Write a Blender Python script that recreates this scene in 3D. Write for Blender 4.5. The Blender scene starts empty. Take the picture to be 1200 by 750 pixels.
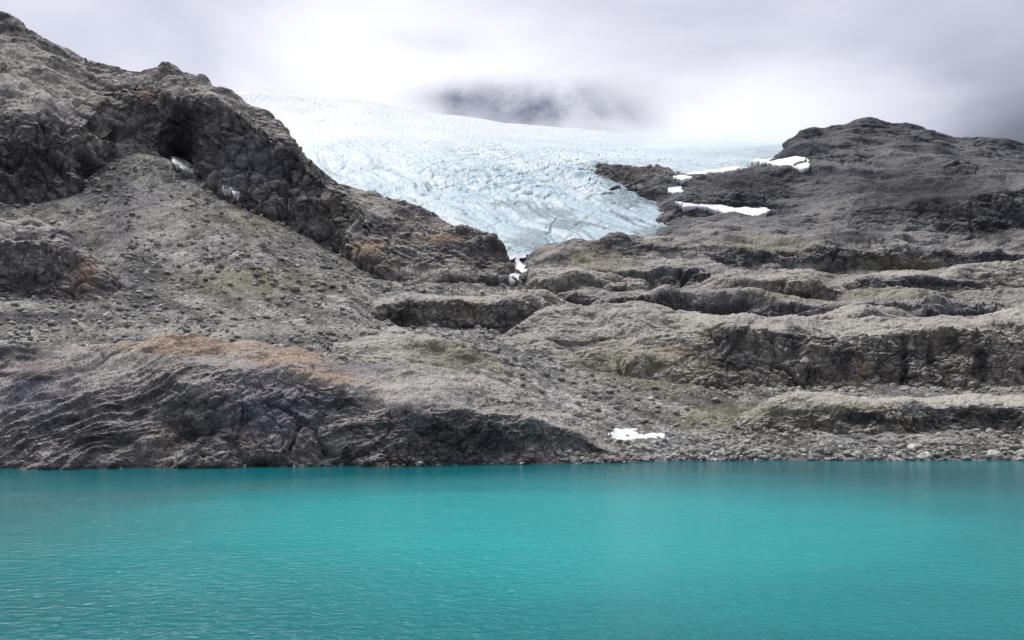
import bpy, math, random
import numpy as np

# ------------------------------------------------------------------ set-up
SC = bpy.context.scene
COL = SC.collection
RNG = np.random.default_rng(7)
random.seed(7)

F = 890.0          # focal length in photograph pixels (1200 wide)
CX, HZ = 600.0, 470.0   # principal column, horizon row
CAMH = 15.0        # camera height above the lake (m)


def R(d):
    return math.radians(d)


# ------------------------------------------------------------------ noise
_perm = np.random.default_rng(3).permutation(256).astype(np.int32)
_perm = np.concatenate([_perm, _perm, _perm])
_g = np.random.default_rng(4).normal(size=(256, 3)).astype(np.float32)
_g /= np.linalg.norm(_g, axis=1, keepdims=True)


def perlin(x, y, z):
    x = np.asarray(x, np.float32); y = np.asarray(y, np.float32); z = np.asarray(z, np.float32)
    xi = np.floor(x); yi = np.floor(y); zi = np.floor(z)
    fx = x - xi; fy = y - yi; fz = z - zi
    xi = xi.astype(np.int32) & 255; yi = yi.astype(np.int32) & 255; zi = zi.astype(np.int32) & 255
    u = fx * fx * fx * (fx * (fx * 6 - 15) + 10)
    v = fy * fy * fy * (fy * (fy * 6 - 15) + 10)
    w = fz * fz * fz * (fz * (fz * 6 - 15) + 10)

    def corner(dx, dy, dz):
        h = _perm[_perm[_perm[xi + dx] + yi + dy] + zi + dz]
        g = _g[h]
        return g[..., 0] * (fx - dx) + g[..., 1] * (fy - dy) + g[..., 2] * (fz - dz)
    a = corner(0, 0, 0); b = corner(1, 0, 0); c = corner(0, 1, 0); d = corner(1, 1, 0)
    e = corner(0, 0, 1); f = corner(1, 0, 1); g = corner(0, 1, 1); h = corner(1, 1, 1)
    ab = a + u * (b - a); cd = c + u * (d - c); ef = e + u * (f - e); gh = g + u * (h - g)
    abcd = ab + v * (cd - ab); efgh = ef + v * (gh - ef)
    return (abcd + w * (efgh - abcd)) * 1.6


def fbm(x, y, z, octv=4, gain=.5, off=0.):
    s = 0.; a = 1.
    for i in range(octv):
        k = 2.03 ** i
        s = s + a * perlin(x * k + 17.3 * i + off, y * k + 5.1 * i + off, z * k + 9.7 * i)
        a *= gain
    return s


def ridged(x, y, z, octv=3, gain=.55, off=0.):
    s = 0.; a = 1.; n = 0.
    for i in range(octv):
        k = 2.1 ** i
        s = s + a * (1. - np.abs(perlin(x * k + 13.1 * i + off, y * k + 4.7 * i, z * k + 7.7 * i)) * 1.7)
        n += a
        a *= gain
    return s / n


def cells(x, y, z):
    """distance to the edge between the two nearest cell points, and a random value per cell"""
    x = np.asarray(x, np.float32); y = np.asarray(y, np.float32); z = np.asarray(z, np.float32)
    xi = np.floor(x).astype(np.int32); yi = np.floor(y).astype(np.int32); zi = np.floor(z).astype(np.int32)
    f1 = np.full(x.shape, 9., np.float32); f2 = f1.copy(); rid = np.zeros(x.shape, np.float32)
    for dx in (-1, 0, 1):
        for dy in (-1, 0, 1):
            for dz in (-1, 0, 1):
                cx = xi + dx; cy = yi + dy; cz = zi + dz
                h = _perm[_perm[_perm[cx & 255] + (cy & 255)] + (cz & 255)]
                o = _g[h] * .45 + .5
                d = (cx + o[..., 0] - x) ** 2 + (cy + o[..., 1] - y) ** 2 + (cz + o[..., 2] - z) ** 2
                near = d < f1
                f2 = np.where(near, f1, np.minimum(f2, d))
                rid = np.where(near, h / 255., rid)
                f1 = np.where(near, d, f1)
    return np.sqrt(f2) - np.sqrt(f1), rid


def sstep(a, b, x):
    t = np.clip((x - a) / (b - a), 0, 1)
    return t * t * (3 - 2 * t)


def gsm(a, s, axis):
    if s <= 0:
        return a
    r = int(3 * s + 1)
    k = np.exp(-.5 * (np.arange(-r, r + 1) / s) ** 2); k /= k.sum()
    pad = [(0, 0)] * a.ndim; pad[axis] = (r, r)
    p = np.pad(a, pad, mode='edge')
    return np.apply_along_axis(lambda v: np.convolve(v, k, mode='valid'), axis, p)


# ------------------------------------------------------------------ materials
def new_mat(name):
    m = bpy.data.materials.new(name); m.use_nodes = True
    nt = m.node_tree
    for n in list(nt.nodes):
        nt.nodes.remove(n)
    out = nt.nodes.new('ShaderNodeOutputMaterial')
    return m, nt, out


class NB:
    """small node-building helper"""
    def __init__(s, nt):
        s.nt = nt

    def n(s, typ, **kw):
        nd = s.nt.nodes.new(typ)
        for k, v in kw.items():
            setattr(nd, k, v)
        return nd

    def link(s, a, b):
        s.nt.links.new(a, b)

    def set(s, sock, v):
        if hasattr(v, 'is_output') or isinstance(v, bpy.types.NodeSocket):
            s.link(v, sock)
        else:
            sock.default_value = v

    def math(s, op, a, b=None, c=None, clamp=False):
        nd = s.n('ShaderNodeMath', operation=op, use_clamp=clamp)
        s.set(nd.inputs[0], a)
        if b is not None: s.set(nd.inputs[1], b)
        if c is not None: s.set(nd.inputs[2], c)
        return nd.outputs[0]

    def mix(s, fac, a, b, blend='MIX'):
        nd = s.n('ShaderNodeMix', data_type='RGBA', blend_type=blend)
        s.set(nd.inputs['Factor'], fac)
        s.set(nd.inputs[6], a if not isinstance(a, tuple) else (*a, 1.)[:4])
        s.set(nd.inputs[7], b if not isinstance(b, tuple) else (*b, 1.)[:4])
        return nd.outputs[2]

    def noise(s, vec, scale, detail=6, rough=.6, dist=0., dim='3D'):
        nd = s.n('ShaderNodeTexNoise', noise_dimensions=dim)
        s.link(vec, nd.inputs['Vector'])
        nd.inputs['Scale'].default_value = scale
        nd.inputs['Detail'].default_value = detail
        nd.inputs['Roughness'].default_value = rough
        nd.inputs['Distortion'].default_value = dist
        return nd.outputs[0]

    def n_warp(s, vec, scale, amt):
        nd = s.n('ShaderNodeTexNoise'); s.link(vec, nd.inputs['Vector'])
        nd.inputs['Scale'].default_value = scale; nd.inputs['Detail'].default_value = 4
        m1 = s.n('ShaderNodeVectorMath', operation='SUBTRACT'); s.link(nd.outputs['Color'], m1.inputs[0]); m1.inputs[1].default_value = (.5, .5, .5)
        m2 = s.n('ShaderNodeVectorMath', operation='SCALE'); s.link(m1.outputs[0], m2.inputs[0]); m2.inputs['Scale'].default_value = amt * 2
        m3 = s.n('ShaderNodeVectorMath', operation='ADD'); s.link(vec, m3.inputs[0]); s.link(m2.outputs[0], m3.inputs[1])
        return m3.outputs[0]

    def voro(s, vec, scale, feature='F1', out=0):
        nd = s.n('ShaderNodeTexVoronoi', feature=feature)
        s.link(vec, nd.inputs['Vector'])
        nd.inputs['Scale'].default_value = scale
        return nd.outputs[out]

    def ramp(s, fac, stops, interp='LINEAR'):
        nd = s.n('ShaderNodeValToRGB')
        nd.color_ramp.interpolation = interp
        el = nd.color_ramp.elements
        while len(el) < len(stops):
            el.new(0.5)
        for e, (p, c) in zip(el, stops):
            e.position = p
            e.color = (*c, 1.) if isinstance(c, tuple) else (c, c, c, 1.)
        s.link(fac, nd.inputs[0])
        return nd.outputs[0]

    def maprange(s, v, a, b, c=0., d=1., smooth=True):
        nd = s.n('ShaderNodeMapRange', interpolation_type='SMOOTHSTEP' if smooth else 'LINEAR')
        s.set(nd.inputs[0], v)
        for i, q in enumerate((a, b, c, d)):
            nd.inputs[i + 1].default_value = q
        return nd.outputs[0]

    def scalevec(s, vec, k):
        nd = s.n('ShaderNodeVectorMath', operation='MULTIPLY')
        s.link(vec, nd.inputs[0]); nd.inputs[1].default_value = k
        return nd.outputs[0]

    def attr(s, name):
        nd = s.n('ShaderNodeAttribute', attribute_name=name)
        return nd.outputs['Fac']


def rock_material(name, dark, mid, light, freq=1.0, warm=1.0, bump=1.0, grit_toplight=.75):
    m, nt, out = new_mat(name)
    b = NB(nt)
    geo = b.n('ShaderNodeNewGeometry')
    P = geo.outputs['Position']
    big = b.noise(P, .035 * freq, 5, .6, .6)
    med = b.noise(P, .22 * freq, 10, .72, .3)
    streak = b.noise(b.scalevec(P, (.35 * freq, .35 * freq, .05 * freq)), 1., 6, .65, .5)
    bed = b.noise(b.scalevec(P, (.02 * freq, .02 * freq, .45 * freq)), 1., 6, .7, .4)
    t = b.math('MULTIPLY_ADD', big, .35, b.math('MULTIPLY', med, .75))
    t = b.math('MULTIPLY_ADD', streak, .28, t)
    t = b.math('MULTIPLY_ADD', bed, .28, t)           # centre about .83
    fn = b.noise(P, 1.0 * freq, 4, .6, .2)
    t = b.math('MULTIPLY_ADD', b.math('SUBTRACT', fn, .5), .30, t)
    t = b.maprange(t, .60, 1.06, 0., 1., False)
    col = b.ramp(t, [(0., dark), (.30, tuple(.55 * d + .45 * q for d, q in zip(dark, mid))), (.55, mid), (1., light)])
    wp = b.n_warp(P, .22 * freq, 1.6 / freq)
    fc1 = b.voro(b.scalevec(wp, (.30 * freq, .30 * freq, .42 * freq)), 1., 'F1', 1)
    fs = b.n('ShaderNodeSeparateColor'); b.link(fc1, fs.inputs[0])
    fv = b.maprange(fs.outputs[0], 0., 1., .68, 1.28, False)
    fvc = b.n('ShaderNodeCombineColor'); [b.link(fv, fvc.inputs[k]) for k in range(3)]
    col = b.mix(1., col, fvc.outputs[0], 'MULTIPLY')
    ck = b.voro(b.n_warp(P, .35 * freq, 1.2 / freq), .42 * freq, 'DISTANCE_TO_EDGE')
    col = b.mix(b.maprange(ck, .05, .0, 0., .7), col, (.28, .27, .28), 'MULTIPLY')
    # warm and cool mineral patches
    hue = b.noise(P, .06 * freq, 4, .55, .8)
    col = b.mix(b.maprange(hue, .52, .72, 0., .55 * warm), col, (1.18, .98, .80), 'MULTIPLY')
    col = b.mix(b.maprange(hue, .46, .28, 0., .6), col, (.92, .96, 1.14), 'MULTIPLY')
    # pale grit and lichen on the flats, paled further to paint in top light
    sep = b.n('ShaderNodeSeparateXYZ'); b.link(geo.outputs['Normal'], sep.inputs[0])
    gn = b.noise(P, .5 * freq, 6, .7)
    flat = b.math('MULTIPLY', b.maprange(b.math('MULTIPLY_ADD', gn, .5, sep.outputs[2]), .78, 1.22), grit_toplight)
    col = b.mix(flat, col, b.mix(gn, (.32, .302, .268), (.57, .54, .48)))
    # painted-in zones: rust, olive lichen, violet wet rock, pale slab, dark patches with some painted shade
    jn = b.noise(P, .3 * freq, 7, .7)
    for an, c, st in (('rust', (.42, .305, .225), .85), ('olive', (.25, .235, .165), .7), ('violet', (.155, .155, .195), .6),
                      ('pale', (.46, .435, .39), .75), ('stain', (.045, .045, .05), .85)):  # stain also carries painted shade
        a = b.attr(an)
        fac = b.math('MULTIPLY', b.maprange(b.math('MULTIPLY_ADD', jn, 1.9, b.math('MULTIPLY', a, 1.1)), 1.25, 2.0), st)
        col = b.mix(fac, col, b.mix(b.maprange(t, 0., .8), b.mix(.62, c, (0., 0., 0.)), c))
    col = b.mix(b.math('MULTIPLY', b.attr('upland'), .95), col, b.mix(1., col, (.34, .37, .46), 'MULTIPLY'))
    # wet band along the lake
    sz = b.n('ShaderNodeSeparateXYZ'); b.link(P, sz.inputs[0])
    wet = b.maprange(b.math('MULTIPLY_ADD', jn, -2.2, sz.outputs[2]), -1.0, .9)
    col = b.mix(wet, b.mix(1., col, (.38, .38, .40), 'MULTIPLY'), col)
    bs = b.n('ShaderNodeBsdfPrincipled')
    b.link(col, bs.inputs['Base Color'])
    bs.inputs['Roughness'].default_value = .88
    bs.inputs['Specular IOR Level'].default_value = .25
    fine = b.noise(P, .8 * freq, 4, .58, .3)
    vo = b.voro(P, .9 * freq, 'DISTANCE_TO_EDGE')
    hgt = b.math('MULTIPLY_ADD', b.maprange(vo, 0., .14), .22, fine)
    bp = b.n('ShaderNodeBump'); bp.inputs['Strength'].default_value = .9
    bp.inputs['Distance'].default_value = 1.3 * bump / freq
    b.link(hgt, bp.inputs['Height']); b.link(bp.outputs[0], bs.inputs['Normal'])
    b.link(bs.outputs[0], out.inputs[0])
    return m


def scree_material():
    m, nt, out = new_mat('scree_gravel')
    b = NB(nt)
    geo = b.n('ShaderNodeNewGeometry'); P = geo.outputs['Position']
    big = b.noise(P, .022, 5, .6, .8)
    med = b.noise(P, .25, 8, .7, .2)
    v1 = b.voro(P, 1.3, 'F1', 1)
    sep = b.n('ShaderNodeSeparateColor'); b.link(v1, sep.inputs[0])
    v2 = b.voro(P, .55, 'F1', 1)
    sep2 = b.n('ShaderNodeSeparateColor'); b.link(v2, sep2.inputs[0])
    t = b.math('MULTIPLY_ADD', sep.outputs[0], .35, b.math('MULTIPLY', big, .55))
    t = b.math('MULTIPLY_ADD', med, .55, t)
    t = b.math('MULTIPLY_ADD', sep2.outputs[1], .18, t)
    fl = b.n('ShaderNodeVectorRotate', rotation_type='Z_AXIS'); b.link(P, fl.inputs['Vector']); fl.inputs['Angle'].default_value = R(46)
    strk = b.noise(b.scalevec(fl.outputs[0], (.014, .11, .02)), 1., 6, .65, .6)
    patch = b.noise(P, .06, 6, .65, .8)
    t = b.math('MULTIPLY_ADD', b.math('SUBTRACT', strk, .5), 1.15, t)
    t = b.math('MULTIPLY_ADD', b.math('SUBTRACT', patch, .5), 1.0, t)
    t = b.maprange(t, .5, 1.2, 0., 1., False)
    col = b.ramp(t, [(0., (.045, .044, .043)), (.32, (.115, .11, .10)), (.62, (.205, .20, .188)), (1., (.43, .42, .39))])
    hue = b.noise(P, .04, 4, .55, .8)
    col = b.mix(b.maprange(hue, .5, .7, 0., .8), col, (1.0, 1.0, .91), 'MULTIPLY')
    col = b.mix(b.maprange(hue, .46, .3, 0., .7), col, (.92, .97, 1.08), 'MULTIPLY')
    jn = b.noise(P, .3, 7, .7)
    for an, c, st in (('rust', (.36, .215, .135), .8), ('olive', (.20, .195, .115), .75), ('violet', (.15, .145, .20), .7),
                      ('pale', (.42, .40, .36), .8), ('stain', (.045, .045, .05), .85)):
        fac = b.math('MULTIPLY', b.maprange(b.math('MULTIPLY_ADD', jn, 1.6, b.attr(an)), 1.1, 1.8), st)
        col = b.mix(fac, col, b.mix(b.math('MULTIPLY', t, .9), b.mix(.6, c, (0., 0., 0.)), c))
    bs = b.n('ShaderNodeBsdfPrincipled')
    b.link(col, bs.inputs['Base Color'])
    bs.inputs['Roughness'].default_value = .92
    bs.inputs['Specular IOR Level'].default_value = .2
    vd = b.voro(P, 1.3); vd2 = b.voro(P, .55)
    fine = b.noise(P, 2.5, 6, .7)
    h1 = b.math('MULTIPLY_ADD', vd, -.7, b.math('MULTIPLY', fine, .5))
    h1 = b.math('MULTIPLY_ADD', vd2, -.9, h1)
    bp = b.n('ShaderNodeBump'); bp.inputs['Strength'].default_value = .9; bp.inputs['Distance'].default_value = .8
    b.link(h1, bp.inputs['Height']); b.link(bp.outputs[0], bs.inputs['Normal'])
    b.link(bs.outputs[0], out.inputs[0])
    return m


def boulder_material():
    m, nt, out = new_mat('boulder_stone')
    b = NB(nt)
    geo = b.n('ShaderNodeNewGeometry'); P = geo.outputs['Position']
    oi = b.n('ShaderNodeObjectInfo')
    med = b.noise(P, .7, 9, .7, .3)
    rv = b.math('MULTIPLY_ADD', oi.outputs['Random'], .55, b.math('MULTIPLY', med, .9))
    isl = geo.outputs['Random Per Island']
    rv = b.math('MULTIPLY_ADD', isl, .35, rv)
    t = b.maprange(rv, .45, 1.3, 0., 1., False)
    col = b.ramp(t, [(0., (.10, .098, .096)), (.35, (.21, .203, .19)), (.65, (.34, .33, .305)), (1., (.55, .53, .49))])
    bs = b.n('ShaderNodeBsdfPrincipled'); b.link(col, bs.inputs['Base Color'])
    bs.inputs['Roughness'].default_value = .88; bs.inputs['Specular IOR Level'].default_value = .25
    bp = b.n('ShaderNodeBump'); bp.inputs['Strength'].default_value = .7; bp.inputs['Distance'].default_value = .3
    b.link(b.noise(P, 2.2, 8, .7), bp.inputs['Height']); b.link(bp.outputs[0], bs.inputs['Normal'])
    b.link(bs.outputs[0], out.inputs[0])
    return m


def ice_material():
    m, nt, out = new_mat('glacier_ice')
    b = NB(nt)
    geo = b.n('ShaderNodeNewGeometry'); P = geo.outputs['Position']
    dirt = b.attr('dirt'); blue = b.attr('blue'); snow = b.attr('snow')
    n1 = b.noise(P, .02, 6, .65, .5)
    n2 = b.noise(P, .12, 8, .7, .3)
    col = b.mix(b.maprange(b.math('MULTIPLY_ADD', n1, .5, b.math('MULTIPLY', n2, .5)), .38, .62), (.37, .46, .505), (.52, .58, .61))
    col = b.mix(blue, col, (.30, .42, .48))
    col = b.mix(snow, col, (.53, .565, .59))
    dn = b.maprange(b.math('MULTIPLY_ADD', n2, .5, dirt), .48, .95)
    col = b.mix(b.math('MULTIPLY', dn, .8), col, (.15, .205, .235))
    bs = b.n('ShaderNodeBsdfPrincipled'); b.link(col, bs.inputs['Base Color'])
    bs.inputs['Roughness'].default_value = .6; bs.inputs['Specular IOR Level'].default_value = .3
    bp = b.n('ShaderNodeBump'); bp.inputs['Strength'].default_value = .5; bp.inputs['Distance'].default_value = 2.
    b.link(b.noise(P, .25, 8, .65), bp.inputs['Height']); b.link(bp.outputs[0], bs.inputs['Normal'])
    b.link(bs.outputs[0], out.inputs[0])
    return m


def snow_material():
    m, nt, out = new_mat('old_snow')
    b = NB(nt)
    geo = b.n('ShaderNodeNewGeometry'); P = geo.outputs['Position']
    n = b.noise(P, .5, 8, .7)
    col = b.mix(b.maprange(n, .45, .75), (.70, .71, .735), (.42, .42, .43))
    bs = b.n('ShaderNodeBsdfPrincipled'); b.link(col, bs.inputs['Base Color'])
    bs.inputs['Roughness'].default_value = .7
    bp = b.n('ShaderNodeBump'); bp.inputs['Strength'].default_value = .4; bp.inputs['Distance'].default_value = .3
    b.link(n, bp.inputs['Height']); b.link(bp.outputs[0], bs.inputs['Normal'])
    b.link(bs.outputs[0], out.inputs[0])
    return m


def water_material():
    m, nt, out = new_mat('glacial_lake_water')
    b = NB(nt)
    geo = b.n('ShaderNodeNewGeometry'); P = geo.outputs['Position']
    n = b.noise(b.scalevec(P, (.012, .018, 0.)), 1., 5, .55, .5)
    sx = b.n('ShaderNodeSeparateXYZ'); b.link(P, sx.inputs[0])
    # broad sheen of sky and ice, painted into the water colour
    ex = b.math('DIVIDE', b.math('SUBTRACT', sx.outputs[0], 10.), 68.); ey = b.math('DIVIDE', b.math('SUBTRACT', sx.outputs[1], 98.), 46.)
    sheen = b.math('EXPONENT', b.math('MULTIPLY', b.math('ADD', b.math('MULTIPLY', ex, ex), b.math('MULTIPLY', ey, ey)), -1.))
    milk_sheen = b.math('MULTIPLY_ADD', b.math('SUBTRACT', n, .5), .9, sheen)
    col = b.mix(b.maprange(milk_sheen, -.1, 1.), (.000, .085, .10), (.008, .275, .28))
    bs = b.n('ShaderNodeBsdfPrincipled'); b.link(col, bs.inputs['Base Color'])
    bs.inputs['Roughness'].default_value = .14
    bs.inputs['IOR'].default_value = 1.33
    bs.inputs['Specular IOR Level'].default_value = .27
    # wind ripples: short crests lying across the wind, with calmer and rougher patches
    gust = b.maprange(b.noise(b.scalevec(P, (.018, .03, 0.)), 1., 4, .6, .6), .36, .64, .65, 1.15)
    gust = b.math('MULTIPLY', gust, b.maprange(sx.outputs[1], 178., 120., .22, 1.))
    r1 = b.noise(b.scalevec(P, (.75, 1.15, 0.)), 1., 4, .6, .5)
    r2 = b.noise(b.scalevec(P, (2.3, 3.2, 0.)), 1., 3, .55, .4)
    r3 = b.noise(b.scalevec(P, (.12, .3, 0.)), 1., 2, .5, .3)
    h = b.math('MULTIPLY_ADD', r1, .85, b.math('MULTIPLY', r2, .26))
    h = b.math('MULTIPLY_ADD', r3, .15, h)
    h = b.math('MULTIPLY', h, gust)
    bp = b.n('ShaderNodeBump'); bp.inputs['Strength'].default_value = 1.; bp.inputs['Distance'].default_value = .46
    b.link(h, bp.inputs['Height']); b.link(bp.outputs[0], bs.inputs['Normal'])
    b.link(bs.outputs[0], out.inputs[0])
    return m


M_ROCK = rock_material('glaciated_bedrock', (.042, .040, .039), (.195, .180, .158), (.46, .43, .38))
M_DARK = rock_material('dark_lakeside_rock', (.042, .039, .042), (.185, .170, .168), (.45, .415, .39), 1.2, 1., 1., .5)
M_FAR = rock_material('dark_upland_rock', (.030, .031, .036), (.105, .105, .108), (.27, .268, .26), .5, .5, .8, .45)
M_CLIFF = rock_material('left_mountain_rock', (.036, .035, .036), (.155, .146, .138), (.42, .40, .365), .6, .7, .9, .6)
M_SCREE = scree_material()
M_BOULD = boulder_material()
M_ICE = ice_material()
M_SNOW = snow_material()
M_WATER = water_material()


# ------------------------------------------------------------------ mesh building
def grid_mesh(name, P, mat, attrs=None, centre=True):
    rr, cc = P.shape[:2]
    v = P.reshape(-1, 3).astype(np.float64)
    org = np.zeros(3)
    if centre:
        org = v.mean(0); org[2] = v[:, 2].min()
    v = v - org
    idx = np.arange(rr * cc, dtype=np.int32).reshape(rr, cc)
    q = np.stack([idx[:-1, :-1], idx[:-1, 1:], idx[1:, 1:], idx[1:, :-1]], -1).reshape(-1, 4)
    return raw_mesh(name, v, q, mat, attrs, org)


def raw_mesh(name, v, q, mat, attrs=None, org=(0, 0, 0), smooth=True):
    me = bpy.data.meshes.new(name)
    n, k = q.shape
    me.vertices.add(len(v)); me.vertices.foreach_set('co', np.ascontiguousarray(v, np.float32).ravel())
    me.loops.add(n * k); me.loops.foreach_set('vertex_index', np.ascontiguousarray(q, np.int32).ravel())
    me.polygons.add(n)
    me.polygons.foreach_set('loop_start', np.arange(0, n * k, k, dtype=np.int32))
    me.update(calc_edges=True)
    me.polygons.foreach_set('use_smooth', np.full(n, smooth, bool))
    for an, val in (attrs or {}).items():
        a = me.attributes.new(an, 'FLOAT', 'POINT')
        a.data.foreach_set('value', np.ascontiguousarray(val, np.float32).ravel())
    me.materials.append(mat)
    me.update()
    o = bpy.data.objects.new(name, me); COL.objects.link(o)
    o.location = org
    return o


def tag(o, label=None, cat=None, group=None, kind=None):
    if label: o['label'] = label
    if cat: o['category'] = cat
    if group: o['group'] = group
    if kind: o['kind'] = kind
    return o


def normals(P):
    du = np.gradient(P, axis=1); dv = np.gradient(P, axis=0)
    n = np.cross(du, dv)
    n /= np.linalg.norm(n, axis=-1, keepdims=True) + 1e-9
    return n


def cols(a, b, step=1.3, m0=-60, m1=1260, far=3.0):
    """columns: fine inside the frame, coarser outside it"""
    u = []
    x = a
    while x <= b:
        u.append(x)
        x += step if m0 <= x <= m1 else far
    return np.array(u)


def build(u, lines, rows, su=3., sv=3., wob=0.):
    """lines: list of (kind, [(px, value, Y), ...]) from near to far, kind 'p' (value = row in the survey view) or 'z'."""
    Ys, Zs = [], []
    for li, (kind, pts) in enumerate(lines):
        pts = np.array(pts, float)
        a = np.interp(u, pts[:, 0], pts[:, 1]); Y = np.interp(u, pts[:, 0], pts[:, 2])
        a = gsm(a, su, 0); Y = gsm(Y, su * 3, 0)
        if wob and kind == 'p' and li < 9:
            a = a + wob * fbm(u / 85., u * 0 + 3.7 * li, u * 0 + .5, 3)
        Ys.append(Y)
        Zs.append(a if kind == 'z' else CAMH + (HZ - a) / F * Y)
    YY, ZZ = [], []
    for i, r in enumerate(rows):
        t = np.linspace(0, 1, r, endpoint=(i == len(rows) - 1))[:, None]
        YY.append(Ys[i] + (Ys[i + 1] - Ys[i]) * t); ZZ.append(Zs[i] + (Zs[i + 1] - Zs[i]) * t)
    Y = np.concatenate(YY); Z = np.concatenate(ZZ)
    Y = gsm(Y, sv, 0); Z = gsm(Z, sv, 0)
    X = (u[None, :] - CX) / F * Y
    return np.stack([X, Y, Z], -1)


def pyrow(P):
    return HZ - (P[..., 2] - CAMH) / P[..., 1] * F


def pxcol(P):
    return CX + P[..., 0] / P[..., 1] * F


def blob(u, v, *bl):
    s = np.zeros(u.shape)
    for (cx, cy, rx, ry) in bl:
        s = np.maximum(s, np.exp(-((u - cx) / rx) ** 2 - ((v - cy) / ry) ** 2))
    return s


def rock_disp(P, s=1.0, lump=1., strata=1., tilt=0., gully=1., block=1., fine=1., off=0., terr=0., soft=.42):
    """turn a smooth surface into ice-worn rock: rounded lumps, smooth backs, and fractured steep faces. s = size of the features"""
    N = normals(P)
    x, y, z = (P[..., i] for i in range(3))
    wx = fbm(x / (30 * s), y / (30 * s), z / (30 * s), 2, off=off + 31) * 9 * s
    wz = fbm(x / (24 * s), y / (24 * s), z / (24 * s), 2, off=off + 57) * 5 * s
    lp = fbm(x / (21 * s), y / (21 * s), z / (13 * s), 2, .5, off)
    steep = np.maximum(sstep(.88, .55, np.abs(N[..., 2])), .55 * sstep(.25, .8, fbm(x / (40 * s), y / (40 * s), z / (18 * s), 3, .6, off + 71)))
    fr = soft + (1 - soft) * steep
    d = lump * 2.5 * s * lp
    zt = z + tilt * x + wz
    st = ridged(x / (40 * s), y / (40 * s), zt / (6.5 * s), 3, .55, off + 11)
    d = d + strata * 1.5 * s * (st - .6) * (.3 + .7 * fr)
    # steep joints: straight-sided blocks, opened here and there into gullies; finer cracks between them
    rgh = fbm(x / (3.5 * s), y / (3.5 * s), z / (3.5 * s), 2, .6, off + 7) * 1.1 * s
    j1, jr1 = cells((x + wx * .4 + rgh) / (12 * s), (y + wx * .4) / (12 * s), (z + .5 * wx) / (34 * s) + off)
    j2, jr2 = cells((x + wx * .4 + rgh * .5) / (4.4 * s) + 9, (y + rgh * .5) / (4.4 * s), (z + .4 * x) / (9.5 * s) + off)
    op = sstep(-.15, .45, fbm(x / (15 * s), y / (15 * s), z / (22 * s), 2, off=off + 83))
    g = np.clip(fr * 1.25 - .25, 0, 1)
    d = d + g * gully * s * (2.2 * (jr1 - .5) * sstep(0., .10, j1) + 2.0 * op * (sstep(0., .13, j1) - 1.) + .75 * (sstep(0., .09, j2) - 1.) + .7 * (jr2 - .5))
    e, rid = cells((x + wx * .5) / (7.5 * s), (y + wx * .3) / (7.5 * s), zt / (4.6 * s))
    d = d + fr * block * s * (1.35 * (rid - .5) * sstep(0., .12, e) + .5 * (sstep(0., .10, e) - 1.))
    e2, rid2 = cells((x + wx * .6) / (2.6 * s) + 40, y / (2.6 * s), zt / (1.9 * s))
    d = d + fr * block * s * (.42 * (rid2 - .5) * sstep(0., .15, e2) + .16 * (sstep(0., .12, e2) - 1.))
    d = d + fine * s * (.36 * fbm(x / (3.4 * s), y / (3.4 * s), z / (2.4 * s), 4, .66, off + 3) + .24 * (ridged((x + .5 * z) / (6 * s), y / (9 * s), (z + .25 * x) / (3 * s), 3, .62, off + 41) - .6)) * (.55 + .6 * fr)
    Q = P + N * d[..., None]
    if terr:
        q = 6.5 * s
        zz = (Q[..., 2] + wz * .9 + .02 * x) / q
        fr_ = zz - np.floor(zz)
        Q[..., 2] += terr * q * (sstep(.30, .70, fr_) - fr_)
    return Q


SURF = []      # surveyed surfaces, for resting stones and snow on them


def zones(P, **kw):
    u = pxcol(P); v = pyrow(P)
    d = {}
    for k in ('rust', 'olive', 'violet', 'pale', 'stain'):  # stain also carries shade painted on the cliff alcove and knoll flank
        d[k] = blob(u, v, *kw[k]) if k in kw else np.zeros(u.shape)
    return d


# ------------------------------------------------------------------ lake
def lake():
    v = np.array([(-900, -120, 0), (900, -120, 0), (900, 420, 0), (-900, 420, 0)], float)
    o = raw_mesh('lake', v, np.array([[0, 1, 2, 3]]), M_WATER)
    tag(o, kind='structure')


lake()


def wl(py):
    return F * CAMH / (py - HZ)


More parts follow.
